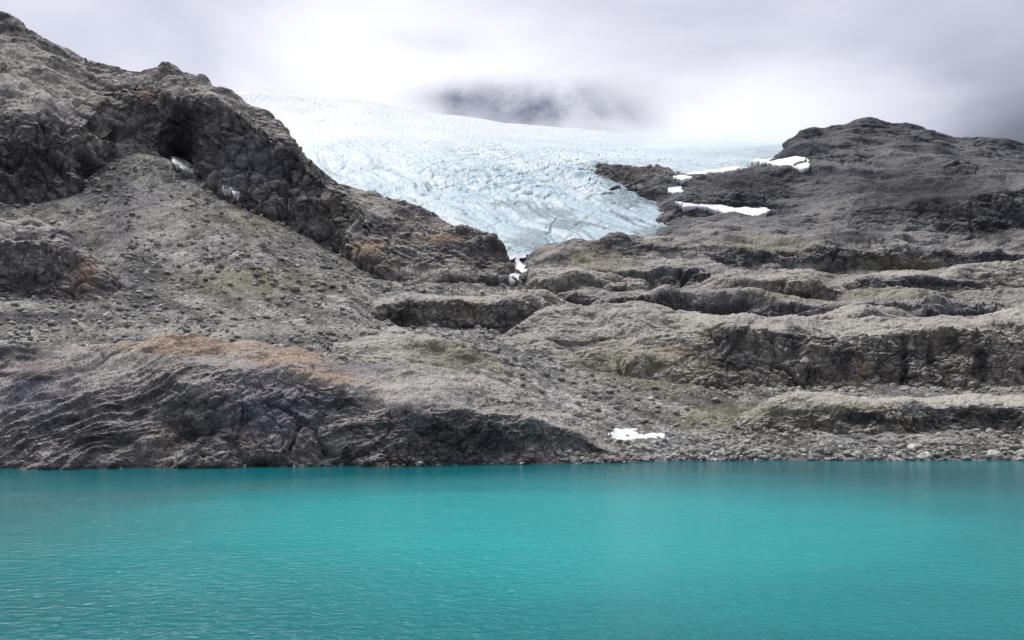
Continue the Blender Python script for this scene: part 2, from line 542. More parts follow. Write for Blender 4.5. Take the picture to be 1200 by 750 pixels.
# ------------------------------------------------------------------ terrain: scree and gravel sheet under everything
u = cols(-420, 1620, 1.5)
L = [
    ('z', [(-420, -7, 150), (700, -7, 165), (760, -6, 182), (1620, -6, 182)]),
    ('z', [(-420, -1, 172), (700, -1, 180), (760, 0, 191), (1000, 0, 192), (1620, 0, 190)]),
    ('p', [(-420, 500, 190), (560, 500, 190), (640, 505, 193), (740, 526, 198), (900, 524, 200), (1000, 521, 201), (1620, 521, 201)]),
    ('p', [(-420, 405, 222), (330, 410, 224), (440, 430, 226), (560, 450, 226), (660, 478, 220), (760, 496, 215), (880, 500, 215), (1000, 498, 214), (1620, 498, 214)]),
    ('p', [(-420, 392, 240), (120, 392, 240), (300, 385, 245), (440, 385, 262), (560, 398, 262), (640, 440, 250), (760, 456, 252), (880, 458, 254), (1620, 458, 254)]),
    ('p', [(-420, 350, 300), (0, 350, 300), (200, 340, 305), (420, 350, 325), (440, 382, 310), (560, 386, 312), (640, 400, 310), (760, 430, 290), (900, 450, 285), (1620, 450, 285)]),
    ('p', [(-420, 290, 390), (0, 290, 390), (150, 290, 385), (300, 300, 370), (440, 335, 370), (600, 345, 390), (700, 355, 380), (1000, 385, 380), (1620, 385, 380)]),
    ('p', [(-420, 240, 470), (0, 240, 480), (90, 230, 490), (150, 222, 480), (250, 236, 480), (330, 268, 465), (440, 328, 425), (620, 328, 470), (700, 320, 470), (1620, 330, 470)]),
    ('p', [(-420, 240, 520), (0, 225, 520), (80, 205, 520), (150, 186, 550), (185, 182, 540), (240, 215, 530), (330, 260, 520), (440, 320, 470), (620, 310, 540), (700, 300, 540), (1620, 310, 540)]),
    ('p', [(-420, 240, 600), (0, 225, 600), (80, 200, 600), (140, 172, 610), (185, 172, 600), (240, 215, 600), (330, 260, 590), (440, 320, 560), (620, 300, 620), (1620, 300, 640)]),
]
P = build(u, L, [10, 22, 28, 26, 50, 60, 70, 60, 20], 8, 4)
x, y, z = (P[..., i] for i in range(3))
d = 1.5 * fbm(x / 26, y / 26, z / 26, 3) + .5 * fbm(x / 5, y / 5, z / 5, 3, .6)
e, rid = cells(x / 3.8, y / 3.8, z / 3.8)
rough = .35 + .65 * sstep(-.2, .5, fbm(x / 30, y / 30, z / 30, 2, off=5))
d = d + rough * 1.5 * (rid - .4) * sstep(0., .3, e) * np.clip(y / 260, .6, 1.6)
# furrows running down the scree fan
fur = ridged((x - .45 * y) / 16, y / 90, z / 90, 2, off=3)
d = d - 1.8 * sstep(290, 360, y) * sstep(.6, 1., fur)
d = d * sstep(-4, 3, z + .3 * 0)
P[..., 2] += d
zs = zones(P, olive=[(300, 330, 130, 25), (780, 430, 130, 40), (850, 490, 90, 25), (330, 250, 90, 30)],
           pale=[(300, 388, 330, 9), (470, 392, 90, 8), (1080, 508, 90, 12), (190, 265, 60, 40)],
           stain=[(40, 372, 110, 10), (165, 350, 28, 22), (125, 200, 45, 70), (170, 320, 40, 25)], violet=[(170, 260, 60, 50), (1050, 505, 60, 10)])
grid_mesh('terrain', P, M_SCREE, zs)
bpy.context.scene.objects['terrain']['kind'] = 'structure'
SURF.append(('terrain', P, True))


# ------------------------------------------------------------------ bedrock forms
def ext(pts, dv, dY):
    return [(p[0], p[1] + dv, p[2] + dY) for p in pts]


# headland rising out of the lake on the left
u = cols(-420, 775, 1.05)
wlp = [(-420, 549.5), (0, 549.5), (200, 549), (400, 547), (600, 545), (700, 543.5), (745, 541.5), (775, 541)]
A1 = [(p, 0.0, wl(np.interp(p, [q[0] for q in wlp], [q[1] for q in wlp])) + 3.2 * float(fbm(p / 38., 3.3, 1.7, 3)))
      for p in range(-420, 776, 6)]
edge = [(-420, 500, 14), (0, 500, 10), (60, 482, 11), (130, 455, 14), (180, 434, 16), (260, 424, 17), (340, 430, 17), (400, 452, 14), (440, 484, 5), (500, 482, 4.5),
        (560, 480, 5), (620, 483, 5), (680, 508, 4), (735, 539, 2), (775, 548, 2)]
A2 = [(p, v, np.interp(p, [q[0] for q in A1], [q[2] for q in A1]) + dy) for p, v, dy in edge]
crest = [(-420, 404, 50), (0, 401, 50), (120, 397, 50), (200, 390, 50), (270, 390, 48), (340, 401, 46), (400, 421, 44), (440, 413, 46), (520, 423, 44), (580, 446, 38), (630, 468, 28),
         (690, 500, 16), (735, 536, 5), (775, 547, 5)]
A3 = [(p, v, np.interp(p, [q[0] for q in A1], [q[2] for q in A1]) + dy) for p, v, dy in crest]
A0 = [(p, -5, Y - 5) for p, _, Y in A1]
A4 = [(p, v + 45, Y + 28) for p, v, Y in A3]
P = build(u, [('z', A0), ('z', A1), ('p', A2), ('p', A3), ('p', A4)], [10, 110, 90, 18], 5, 8)
x, y, z = (P[..., i] for i in range(3))
ucol = pxcol(P)
# swept slabs on the left shoulder: strong bedding that climbs to the right
Pl = rock_disp(P, .85, lump=1.1, strata=2.3, tilt=-.50, gully=.35, block=.45, fine=.7, off=2., soft=.8)
Pr = rock_disp(P, .85, lump=1.2, strata=1.1, tilt=-.30, gully=.75, block=.75, fine=.9, off=9.)
w = (sstep(330, 180, ucol + .9 * (pyrow(P) - 430)))[..., None]
P = Pl * w + Pr * (1 - w)
zs = zones(P, rust=[(220, 402, 130, 20), (350, 416, 80, 18), (440, 417, 40, 9), (380, 440, 60, 20), (60, 430, 60, 14)],
           pale=[(520, 447, 100, 24), (470, 470, 60, 10), (640, 490, 50, 10), (214, 538, 8, 8), (120, 425, 90, 20)],
           violet=[(90, 430, 100, 22), (330, 480, 100, 50), (420, 432, 60, 12), (500, 452, 40, 8), (40, 470, 70, 40)],
           stain=[(225, 505, 50, 22), (110, 515, 70, 20), (20, 408, 70, 7), (40, 440, 40, 8), (420, 475, 40, 14), (550, 515, 120, 25), (405, 532, 8, 22), (20, 415, 60, 10), (470, 478, 30, 8)])
o = grid_mesh('rock_headland', P, M_DARK, zs)
tag(o, 'dark rust-crested rock headland rising straight out of the turquoise lake', 'rock outcrop', 'bare bedrock outcrops')
SURF.append(('headland', P, False))


def outcrop(name, label, u, base, crest, mat, rows, disp, back=(40, 30), foot=6., zs=None, su=4., sv=5., mids=()):
    b0 = [(p, v + foot + 14, Y - 1.) for p, v, Y in base]
    mids = (base,) + tuple(mids)
    rows = [12] + list(rows)
    bk = [(p, v + back[0], Y + back[1]) for p, v, Y in crest]
    P = build(u, [('p', b0)] + [('p', m) for m in mids] + [('p', crest), ('p', bk)], rows, su, sv)
    P = rock_disp(P, **disp)
    o = grid_mesh(name, P, mat, zones(P, **(zs or {})))
    if label:
        tag(o, label, 'rock outcrop', 'bare bedrock outcrops')
    else:
        tag(o, kind='structure')
    SURF.append((name, P, False))
    return o


# olive knoll just behind the headland
outcrop('rock_knoll', 'olive brown knoll with a dark right flank tucked behind the lakeside headland',
        cols(390, 665, 1.1),
        [(390, 425, 226), (480, 430, 226), (560, 460, 226), (620, 478, 224), (665, 485, 222)],
        [(390, 396, 240), (440, 386, 246), (500, 392, 248), (550, 402, 248), (590, 420, 245), (625, 452, 240), (645, 474, 236), (665, 490, 230)],
        M_ROCK, [60, 20], dict(s=.7, strata=.6, tilt=.5, gully=.8, block=.5, off=21.), (30, 16),
        zs=dict(olive=[(540, 420, 90, 40)], stain=[(625, 450, 14, 30)], pale=[(470, 396, 50, 8)]))  # the narrow dark blob paints shade on the right flank

# pale slab breaking through the gravel behind the headland
outcrop('rock_slab', 'pale smooth slab breaking through the gravel just behind the rusty crest of the headland',
        cols(235, 560, 1.1),
        [(235, 400, 246), (330, 398, 246), (420, 402, 250), (500, 402, 258), (560, 408, 262)],
        [(235, 400, 250), (262, 386, 264), (300, 374, 274), (350, 367, 280), (400, 370, 282), (440, 380, 284), (500, 391, 284), (560, 412, 280)],
        M_ROCK, [50, 22], dict(s=.8, lump=.9, strata=.3, gully=.6, block=.5, off=151.), (26, 20),
        zs=dict(pale=[(340, 380, 90, 14)], rust=[(445, 398, 16, 8)]))

# brown ribs across the lower scree
outcrop('rock_rib', 'low broken brown rib lying across the scree slope left of the long rounded ledge',
        cols(285, 475, 1.1),
        [(285, 352, 330), (340, 358, 326), (400, 366, 322), (475, 372, 320)],
        [(285, 350, 340), (320, 340, 350), (360, 338, 352), (400, 346, 346), (440, 356, 340), (475, 374, 334)],
        M_ROCK, [40, 18], dict(s=.9, lump=1.2, strata=.5, gully=.9, block=.9, off=161.), (24, 20),
        zs=dict(olive=[(360, 350, 80, 14)], stain=[(420, 362, 20, 6)]))

# long rounded ledge left of centre
outcrop('rock_ledge', 'long grey rounded ledge crossing left of centre above the gravel bench',
        cols(405, 690, 1.1),
        [(405, 392, 300), (450, 386, 304), (520, 388, 304), (590, 392, 304), (690, 400, 310)],
        [(405, 382, 318), (425, 368, 322), (440, 352, 326), (480, 344, 328), (560, 340, 330), (640, 338, 332), (665, 347, 332), (690, 362, 332)],
        M_ROCK, [60, 40, 25], dict(s=1.0, lump=.9, strata=.4, gully=1.2, block=1.0, off=33.), (30, 30),
        mids=[[(405, 390, 306), (425, 380, 306), (440, 362, 306), (480, 352, 307), (560, 350, 309), (620, 352, 312), (655, 372, 315), (690, 394, 318)]],
        zs=dict(pale=[(540, 345, 140, 7)], stain=[(470, 372, 30, 10), (560, 384, 60, 7)]))

# big pale dome with the long cliff that runs on to the right
outcrop('rock_terrace', 'broad rounded dome running right into a long brown cliff with dark gullies above the shore',
        cols(545, 1620, 1.15),
        [(545, 420, 270), (600, 430, 266), (650, 452, 258), (740, 460, 258), (800, 456, 258), (880, 457, 262), (1000, 456, 262), (1200, 458, 262), (1620, 458, 262)],
        [(545, 405, 285), (590, 388, 300), (650, 362, 312), (700, 349, 318), (760, 350, 318), (800, 362, 312), (850, 368, 306), (940, 372, 302), (1000, 377, 302), (1080, 373, 302), (1140, 366, 302),
         (1200, 358, 302), (1620, 352, 302)],
        M_ROCK, [50, 90, 45, 25], dict(s=1.05, lump=1.1, strata=.55, gully=1.25, block=.9, off=47.), (22, 40),
        mids=[[(545, 412, 278), (600, 412, 280), (650, 430, 270), (740, 432, 268), (800, 440, 262), (860, 446, 264), (1000, 446, 265), (1620, 448, 265)],
              [(545, 408, 282), (600, 395, 296), (650, 378, 303), (720, 372, 303), (780, 382, 292), (830, 384, 278), (900, 386, 276), (1000, 391, 275), (1100, 388, 275), (1200, 380, 276), (1620, 378, 276)]],
        zs=dict(olive=[(730, 425, 110, 26), (840, 430, 60, 15)], pale=[(740, 362, 100, 14), (900, 374, 90, 6), (1120, 366, 120, 8), (700, 385, 60, 14)],
                stain=[(930, 400, 16, 26), (860, 425, 30, 16), (1060, 420, 9, 34), (1090, 425, 8, 30), (1150, 430, 16, 26), (1120, 405, 10, 14), (985, 420, 22, 20)],
                rust=[(790, 410, 30, 8), (1010, 430, 14, 12)]))

# low ledge on the right, close to the shore
outcrop('shore_ledge', 'low pale-topped ledge with a dark face on the right just above the boulder shore',
        cols(862, 1620, 1.05),
        [(862, 505, 212), (890, 502, 211), (960, 500, 210), (1000, 499, 210), (1620, 499, 210)],
        [(862, 500, 216), (880, 478, 220), (905, 462, 224), (940, 456, 228), (1000, 460, 230), (1080, 463, 230), (1200, 460, 230), (1620, 460, 230)],
        M_ROCK, [50, 26, 14], dict(s=.75, lump=.8, strata=1.0, gully=1.0, block=1.0, off=61.), (8, 20), foot=5.,
        mids=[[(862, 502, 214), (880, 486, 216), (905, 478, 215), (960, 476, 213.5), (1000, 474, 213), (1620, 473, 213)]],
        zs=dict(pale=[(1000, 462, 160, 6), (1200, 462, 120, 7)], stain=[(1010, 490, 40, 10), (1170, 488, 30, 10), (1090, 492, 40, 6)], olive=[(900, 480, 40, 14), (1000, 480, 70, 10)]))

# rounded crag at the left edge
outcrop('rock_crag', 'rounded dark brown crag at the left edge standing on the foot of the scree',
        cols(-300, 165, 1.1),
        [(-300, 362, 292), (0, 358, 292), (80, 358, 294), (140, 356, 298), (165, 360, 300)],
        [(-300, 246, 330), (-100, 248, 330), (0, 252, 330), (40, 250, 330), (80, 266, 328), (108, 290, 324), (130, 316, 318), (142, 345, 310), (165, 372, 305)],
        M_DARK, [90, 40, 25], dict(s=1.1, lump=1.2, strata=.4, gully=1.2, block=.9, off=75.), (30, 40),
        mids=[[(-300, 275, 308), (0, 280, 308), (80, 290, 310), (108, 308, 310), (130, 332, 308), (142, 350, 305), (165, 366, 303)]],
        zs=dict(pale=[(35, 255, 60, 10), (95, 282, 16, 10)], stain=[(20, 335, 70, 18)], rust=[(100, 320, 20, 25)]))

# left mountain: cliff band, alcove, skyline
u = cols(-420, 640, 1.1)
foot = [(-420, 262, 470), (0, 255, 470), (50, 246, 474), (95, 228, 480), (112, 192, 520), (132, 165, 560), (160, 168, 558), (190, 194, 540), (205, 208, 560), (216, 212, 565), (228, 214, 560), (243, 215, 500), (290, 245, 492),
        (330, 268, 484), (400, 298, 470), (440, 332, 425), (500, 346, 420), (600, 344, 426), (640, 352, 430)]
low = [(-420, 252, 478), (0, 240, 476), (50, 232, 480), (95, 210, 490), (112, 175, 535), (132, 146, 572), (160, 150, 570), (190, 164, 556), (204, 180, 592), (216, 188, 598), (228, 190, 590), (244, 190, 506), (290, 220, 497),
       (330, 245, 490), (400, 278, 478), (440, 316, 432), (500, 325, 426), (600, 328, 432), (640, 345, 436)]
lip = [(-420, 140, 500), (0, 146, 498), (40, 138, 500), (52, 128, 504), (68, 150, 506), (95, 150, 530), (120, 120, 580), (140, 108, 604), (165, 104, 590), (190, 106, 566), (205, 116, 545), (218, 124, 532), (232, 120, 524), (245, 114, 520), (270, 128, 516), (300, 145, 512), (335, 168, 506),
       (365, 200, 500), (390, 225, 492), (410, 226, 480), (440, 262, 462), (500, 292, 450), (560, 314, 446), (600, 328, 442), (640, 345, 440)]
sky_ = [(-420, -60, 640), (-60, -8, 640), (0, 14, 640), (24, 24, 640), (50, 40, 640), (84, 55, 640), (103, 66, 640), (108, 72, 640), (130, 77, 640), (200, 80, 630), (238, 93, 600), (270, 108, 580), (310, 128, 560), (335, 148, 550),
        (360, 182, 540), (385, 204, 530), (420, 216, 515), (450, 228, 500), (490, 244, 490), (540, 259, 480), (575, 277, 470), (600, 296, 462), (612, 318, 452), (640, 345, 446)]
back = [(p, v + 60, Y + 120) for p, v, Y in sky_]
f0 = [(p, v + 55, Y - 2) for p, v, Y in foot]
P = build(u, [('p', f0), ('p', low), ('p', lip), ('p', sky_), ('p', back)], [35, 110, 120, 30], 2.5, 2.5)
ucol = pxcol(P)
Pc = rock_disp(P, 2.0, lump=1.2, strata=.6, tilt=.35, gully=1.6, block=.9, fine=.6, off=91.)
Pd = rock_disp(P, 1.5, lump=1.2, strata=1.0, tilt=.5, gully=.5, block=.9, fine=1.1, off=101., soft=.75)
w = (sstep(400, 470, ucol) + sstep(130, 60, ucol) * sstep(150, 110, pyrow(P)))[..., None]
P = Pd * w + Pc * (1 - w)
zs = zones(P, pale=[(55, 105, 60, 34), (60, 105, 50, 30), (20, 60, 40, 20), (150, 92, 40, 12), (20, 100, 30, 20), (440, 245, 30, 14), (520, 262, 40, 10), (410, 270, 14, 10), (500, 320, 60, 12)],
           stain=[(215, 165, 20, 44), (40, 200, 60, 40), (440, 268, 30, 12), (300, 255, 60, 10), (30, 40, 30, 16), (100, 200, 20, 40)],  # first blob paints the alcove's shade into the rock colour
           rust=[(170, 112, 14, 12), (430, 290, 30, 14), (520, 280, 30, 8)], violet=[(300, 190, 60, 40)])
o = grid_mesh('hill', P, M_CLIFF, zs); tag(o, kind='structure')
SURF.append(('hill_left', P, False))

# stepped hillside and dark hill on the right
u = cols(556, 1620, 1.2)
L = [
    ('p', [(556, 437, 345), (592, 407, 345), (616, 362, 345), (700, 362, 345), (800, 372, 330), (1000, 378, 325), (1620, 372, 325)]),
    ('p', [(556, 422, 351), (592, 392, 351), (616, 347, 351), (640, 347, 352), (700, 347, 352), (800, 352, 337), (1000, 355, 332), (1200, 350, 332), (1620, 347, 332)]),
    ('p', [(556, 411, 388), (592, 381, 388), (616, 336, 388), (700, 336, 390), (800, 342, 380), (1000, 347, 380), (1200, 344, 380), (1620, 341, 380)]),
    ('p', [(556, 399, 393), (592, 369, 393), (616, 324, 393), (640, 316, 396), (700, 310, 398), (800, 318, 387), (900, 327, 386), (1000, 327, 386), (1200, 325, 386), (1620, 322, 386)]),
    ('p', [(556, 391, 435), (592, 361, 435), (616, 316, 435), (640, 306, 445), (700, 301, 445), (800, 307, 445), (900, 317, 445), (1000, 319, 450), (1200, 319, 450), (1620, 318, 450)]),
    ('p', [(556, 380, 452), (592, 350, 452), (616, 305, 452), (650, 290, 462), (700, 284, 466), (760, 283, 468), (800, 285, 466), (900, 287, 456), (1000, 289, 458), (1100, 293, 457), (1200, 291, 457), (1620, 290, 457)]),
    ('p', [(556, 379, 520), (592, 349, 520), (616, 304, 520), (650, 288, 520), (700, 280, 530), (760, 278, 540), (800, 270, 560), (850, 262, 560), (900, 262, 560), (1000, 268, 530), (1200, 268, 530), (1620, 268, 530)]),
    ('p', [(556, 405, 580), (592, 375, 580), (616, 330, 580), (700, 310, 600), (745, 285, 610), (775, 263, 622), (790, 254, 625), (850, 250, 640), (900, 248, 640), (1000, 243, 560), (1100, 235, 556), (1200, 222, 552), (1620, 222, 552)]),
    ('p', [(556, 415, 640), (592, 385, 640), (616, 340, 640), (700, 330, 650), (735, 290, 655), (755, 243, 660), (790, 233, 660), (850, 230, 665), (900, 228, 670), (1000, 205, 690), (1100, 195, 700), (1200, 200, 700), (1620, 220, 700)]),
    ('p', [(556, 435, 690), (592, 405, 690), (616, 360, 690), (680, 330, 700), (700, 228, 705), (720, 210, 705), (760, 202, 715), (800, 203, 735), (840, 199, 750), (880, 194, 765), (915, 186, 780), (945, 168, 800), (1000, 160, 830), (1100, 172, 820), (1200, 184, 800), (1620, 240, 780)]),
    ('p', [(556, 455, 760), (592, 425, 760), (616, 380, 760), (690, 340, 780), (720, 280, 790), (760, 245, 800), (800, 232, 820), (850, 225, 840), (895, 200, 860), (920, 168, 870), (935, 152, 880), (960, 147, 890), (1000, 141, 900), (1035, 138.5, 900), (1070, 147, 900), (1100, 154, 890),
            (1150, 156, 880), (1180, 163, 870), (1200, 171, 860), (1300, 200, 850), (1620, 300, 840)]),
    ('p', [(556, 495, 860), (592, 465, 860), (616, 420, 860), (720, 400, 900), (850, 330, 960), (935, 240, 1000), (1035, 230, 1020), (1200, 250, 980), (1620, 380, 960)]),
]
L.insert(0, ('p', [(p_, v_ + 45, y_ + 2) for p_, v_, y_ in L[0][1]]))
P = build(u, L, [14, 20, 40, 28, 46, 36, 64, 64, 64, 74, 64, 30], 3, 4., 8.)
x, y, z = (P[..., i] for i in range(3))
Pn = rock_disp(P, 1.35, lump=1.5, strata=.9, tilt=.12, gully=1.3, block=1.3, fine=.8, off=111., soft=.4)
Pf = rock_disp(P, 2.6, lump=1.1, strata=.9, tilt=.2, gully=.9, block=.9, fine=.7, off=121., soft=.38)
w = sstep(470, 640, y)[..., None]
P = Pf * w + Pn * (1 - w)
zs = zones(P, rust=[(700, 320, 30, 7)], pale=[(1050, 320, 110, 4), (1150, 318, 90, 4), (930, 312, 60, 6), (960, 205, 14, 8), (650, 292, 50, 8), (780, 300, 70, 10)],
           olive=[(700, 300, 80, 20), (900, 285, 80, 14), (1060, 310, 80, 14), (1000, 345, 160, 10)], stain=[(1000, 278, 60, 10), (1160, 270, 40, 16), (880, 215, 70, 18), (1080, 230, 120, 40), (650, 305, 20, 8), (770, 292, 30, 6)])
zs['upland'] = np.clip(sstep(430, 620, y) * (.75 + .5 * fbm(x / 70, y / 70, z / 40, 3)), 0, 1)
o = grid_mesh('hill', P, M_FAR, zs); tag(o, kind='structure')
SURF.append(('hill_right', P, False))

# separate humps that interrupt the benches of the hillside
for (lab, pts, h0, h1, Y0, dz, off_) in [
    ('knobbly brown hump right of the snow ribbon below the glacier tongue', [(604, 346), (622, 322), (650, 312), (690, 309), (722, 318), (752, 332), (775, 350)], 0, 0, 372, 0, 171.),
    ('wide grey hump breaking the benches below the long wedge of snow', [(770, 352), (800, 334), (840, 322), (900, 316), (950, 322), (985, 338), (1005, 354)], 0, 0, 370, 0, 183.),
    ('dark craggy hump at the right edge above the long brown cliff', [(1020, 352), (1060, 336), (1100, 318), (1150, 308), (1200, 304), (1260, 306), (1330, 320), (1400, 350)], 0, 0, 392, 0, 197.),
    ('low pale hump resting on the rim of the long brown cliff near its middle', [(905, 384), (930, 370), (965, 362), (1010, 358), (1050, 361), (1080, 372), (1100, 386)], 0, 0, 316, 0, 211.),
    ('olive tinted hump just below the toe of the glacier', [(640, 300), (670, 286), (710, 277), (760, 276), (800, 282), (830, 292), (850, 304)], 0, 0, 482, 0, 223.),
]:
    pa = [p_[0] for p_ in pts]; lo_ = max(p_[1] for p_ in pts)
    mid_ = (pa[0] + pa[-1]) / 2; hw = (pa[-1] - pa[0]) / 2
    base_ = [(p_, lo_ + 4, Y0 - 16 * (1 - ((p_ - mid_) / hw) ** 2)) for p_ in pa]
    face_ = [(p_, v_ + (lo_ - v_) * .38, Y0 - 7 * (1 - ((p_ - mid_) / hw) ** 2)) for p_, v_ in pts]
    top_ = [(p_, v_, Y0 + 12) for p_, v_ in pts]
    outcrop('rock_hump', lab, cols(pa[0], pa[-1], 1.1), base_, top_, M_ROCK, [36, 34, 22],
            dict(s=1.25, lump=1.5, strata=.8, tilt=.25, gully=1.0, block=1.0, fine=.9, off=off_), (26, 26), mids=[face_],
            zs=dict(olive=[(mid_, lo_ - 10, hw, 14)] if 'olive' in lab else [(mid_ - hw, lo_, 20, 10)], stain=[(mid_ + hw * .4, lo_ - 6, hw * .3, 8)]))

# ------------------------------------------------------------------ glacier
u = cols(150, 1020, 1.1)
L = [
    ('p', [(150, 400, 640), (560, 330, 555), (600, 304, 548), (640, 294, 555), (700, 286, 562), (780, 284, 572), (800, 276, 600), (840, 262, 690), (900, 240, 760), (960, 215, 840), (1020, 200, 900)]),
    ('p', [(150, 330, 660), (560, 300, 568), (600, 291, 560), (640, 284, 566), (700, 277, 572), (780, 275, 584), (800, 268, 620), (840, 250, 700), (900, 226, 780), (960, 200, 860), (1020, 180, 920)]),
    ('p', [(150, 265, 720), (400, 250, 690), (500, 250, 660), (600, 250, 640), (700, 245, 640), (780, 244, 660), (840, 232, 720), (900, 215, 800), (960, 190, 880), (1020, 170, 940)]),
    ('p', [(150, 185, 860), (400, 185, 840), (500, 192, 810), (600, 195, 790), (690, 196, 780), (740, 208, 740), (800, 212, 760), (840, 205, 790), (900, 194, 840), (960, 178, 920), (1020, 164, 980)]),
    ('p', [(150, 150, 980), (400, 155, 980), (500, 164, 950), (600, 176, 900), (690, 186, 860), (760, 190, 850), (840, 188, 870), (900, 182, 900), (960, 170, 960), (1020, 160, 1020)]),
    ('p', [(150, 90, 1050), (280, 104, 1100), (350, 108, 1200), (430, 115, 1300), (520, 131, 1350), (600, 143, 1400), (680, 150, 1450), (760, 157, 1450), (860, 154, 1400), (930, 150, 1300), (1020, 150, 1250)]),
    ('p', [(150, 140, 1300), (1020, 200, 1600)]),
]
P = build(u, L, [16, 46, 70, 50, 90, 20], 6, 5)
x, y, z = (P[..., i] for i in range(3))
up = pxcol(P); vp = pyrow(P)
N = normals(P)
# flow runs down and to the right: long lines along the flow, cracks across it
fa = x * .53 - y * .85      # along the flow
fc = x * .85 + y * .53      # across the flow
wv = fbm(x / 90, y / 90, z / 60, 3) * 22
lng = ridged((fc + wv * .5) / 15, fa / 280, z / 900, 3, .6, 5.)
lnf = ridged((fc + wv * .5) / 5., fa / 120, z / 900, 2, .6, 8.)
crs = ridged((fa + wv * .9) / 15, fc / 70, z / 300, 2, .6, 15.)
crf = ridged((fa + wv * .9 + 6 * perlin(x / 14, y / 14, z / 14)) / 6.5, fc / 24, z / 90, 2, .6, 19.)
upper = sstep(1050, 820, y) * sstep(600, 690, y)
low = sstep(1000, 700, y)
fall = np.exp(-((up - 640) / 130) ** 2 - ((vp - 203) / 32) ** 2)
brk = sstep(-.2, .5, fbm(x / 55, y / 55, z / 55, 2, off=9.))
c1 = sstep(.82, .95, crs) * (.45 + .6 * brk); c2 = sstep(.82, .96, crf) * (.35 + .6 * brk + fall)
l1 = sstep(.76, .97, lng) * low; l2 = sstep(.80, .97, lnf) * (.3 + .7 * low)
d = 2.2 * fbm(x / 90, y / 90, z / 90, 2) + .35 * fbm(fc / 3, fa / 6, z / 6, 3, .65)
stp = fbm((fc + wv * .4) / 20, fa / 420, z / 2000, 4, .62, 27.)
d = d + 2.6 * stp * low
d = d - 2.0 * l1 - .8 * l2 - (1.2 + 1.6 * fall) * c1 - (.7 + 1.6 * fall) * c2
e, rid = cells((fa + wv) / 9, fc / 15, z / 12)
d = d + (fall + .15 * upper) * 2.2 * (rid - .5) * sstep(0, .12, e)
P = P + N * d[..., None]
dirt = .75 * l1 + .62 * l2 * (.5 + .5 * brk) + .50 * c1 + .50 * c2
dirt = dirt + .75 * 1.3 * blob(up, vp, (640, 249, 36, 7), (668, 262, 34, 5), (622, 282, 26, 10), (775, 270, 30, 8), (745, 232, 40, 10), (720, 210, 16, 14), (600, 240, 30, 4), (700, 195, 12, 8)) * (.45 + .9 * lnf)
dirt = dirt * (1 - .25 * sstep(178, 160, vp)) * 1.15
strp = sstep(-.15, .45, fbm((fc + wv * .4) / 20, fa / 420, z / 2000, 4, .62, 27.))
blue = np.clip(.8 * strp * low + .4 * sstep(.45, .9, lng) * sstep(950, 620, y) + .35 * sstep(.6, .9, lnf) * low + .6 * blob(up, vp, (860, 168, 70, 7), (620, 284, 40, 12)), 0, .8)
snow = np.clip(sstep(176, 150, vp) * .8 + .6 * sstep(.45, .1, lng), 0, 1)
o = grid_mesh('glacier', P, M_ICE, dict(dirt=dirt, blue=blue, snow=snow))
tag(o, 'wide blue-white crevassed glacier pouring down between the two dark hills', 'glacier')
SURF.append(('glacier', P, False))

# dark rock island breaking through the glacier
outcrop('nunatak', 'dark blue-grey rock island sticking out of the glacier at its right side',
        cols(676, 815, .9),
        [(676, 196, 770), (690, 203, 760), (715, 216, 722), (740, 236, 680), (775, 258, 640), (815, 262, 650)],
        [(676, 205, 800), (690, 196, 795), (700, 189, 790), (722, 192, 765), (745, 191, 750), (770, 190, 745), (790, 193, 745), (815, 200, 745)],
        M_FAR, [44, 14], dict(s=2.2, lump=.9, strata=.8, gully=1., block=.8, off=131., soft=.9), (30, 50), foot=3.,
        zs=dict(stain=[(740, 200, 60, 14)]))

# ------------------------------------------------------------------ depth survey (for resting stones and snow)
BIN = 1.5
W_, H_ = int(1240 / BIN), int(640 / BIN)
depth = np.full((H_, W_), 1e9); who = np.full((H_, W_), -1)
for k, (nm, Pk, _) in enumerate(SURF):
    uu = ((pxcol(Pk) + 20) / BIN).astype(int).ravel(); vv = (pyrow(Pk) / BIN).astype(int).ravel(); yy = Pk[..., 1].ravel()
    ok = (uu >= 0) & (uu < W_) & (vv >= 0) & (vv < H_) & (Pk[..., 2].ravel() > -.3)
    fl = vv[ok] * W_ + uu[ok]
    dk = np.full(H_ * W_, 1e9); np.minimum.at(dk, fl, yy[ok])
    dk = dk.reshape(H_, W_)
    nearer = dk < depth
    depth = np.where(nearer, dk, depth); who = np.where(nearer, k, who)
# close pinholes
for _ in range(2):
    p = np.pad(depth, 1, mode='edge')
    st = np.stack([p[i:i + H_, j:j + W_] for i in range(3) for j in range(3)])
    med = np.median(st, 0)
    depth = np.where((depth > 1e8) | (depth > med * 1.08), med, depth)


def probe(px, py):
    i = int(np.clip(py / BIN, 0, H_ - 1)); j = int(np.clip((px + 20) / BIN, 0, W_ - 1))
    Y = depth[i, j]
    if Y > 1e8:
        return None, -1
    return np.array([(px - CX) / F * Y, Y, CAMH + (HZ - py) / F * Y]), int(who[i, j])


# ------------------------------------------------------------------ snow patches
def inside(px, py, poly):
    c = np.zeros(px.shape, bool); n = len(poly); j = n - 1
    for i in range(n):
        xi, yi = poly[i]; xj, yj = poly[j]
        with np.errstate(divide='ignore', invalid='ignore'):
            t = ((yi > py) != (yj > py)) & (px < (xj - xi) * (py - yi) / (yj - yi + 1e-12) + xi)
        c ^= t; j = i
    return c


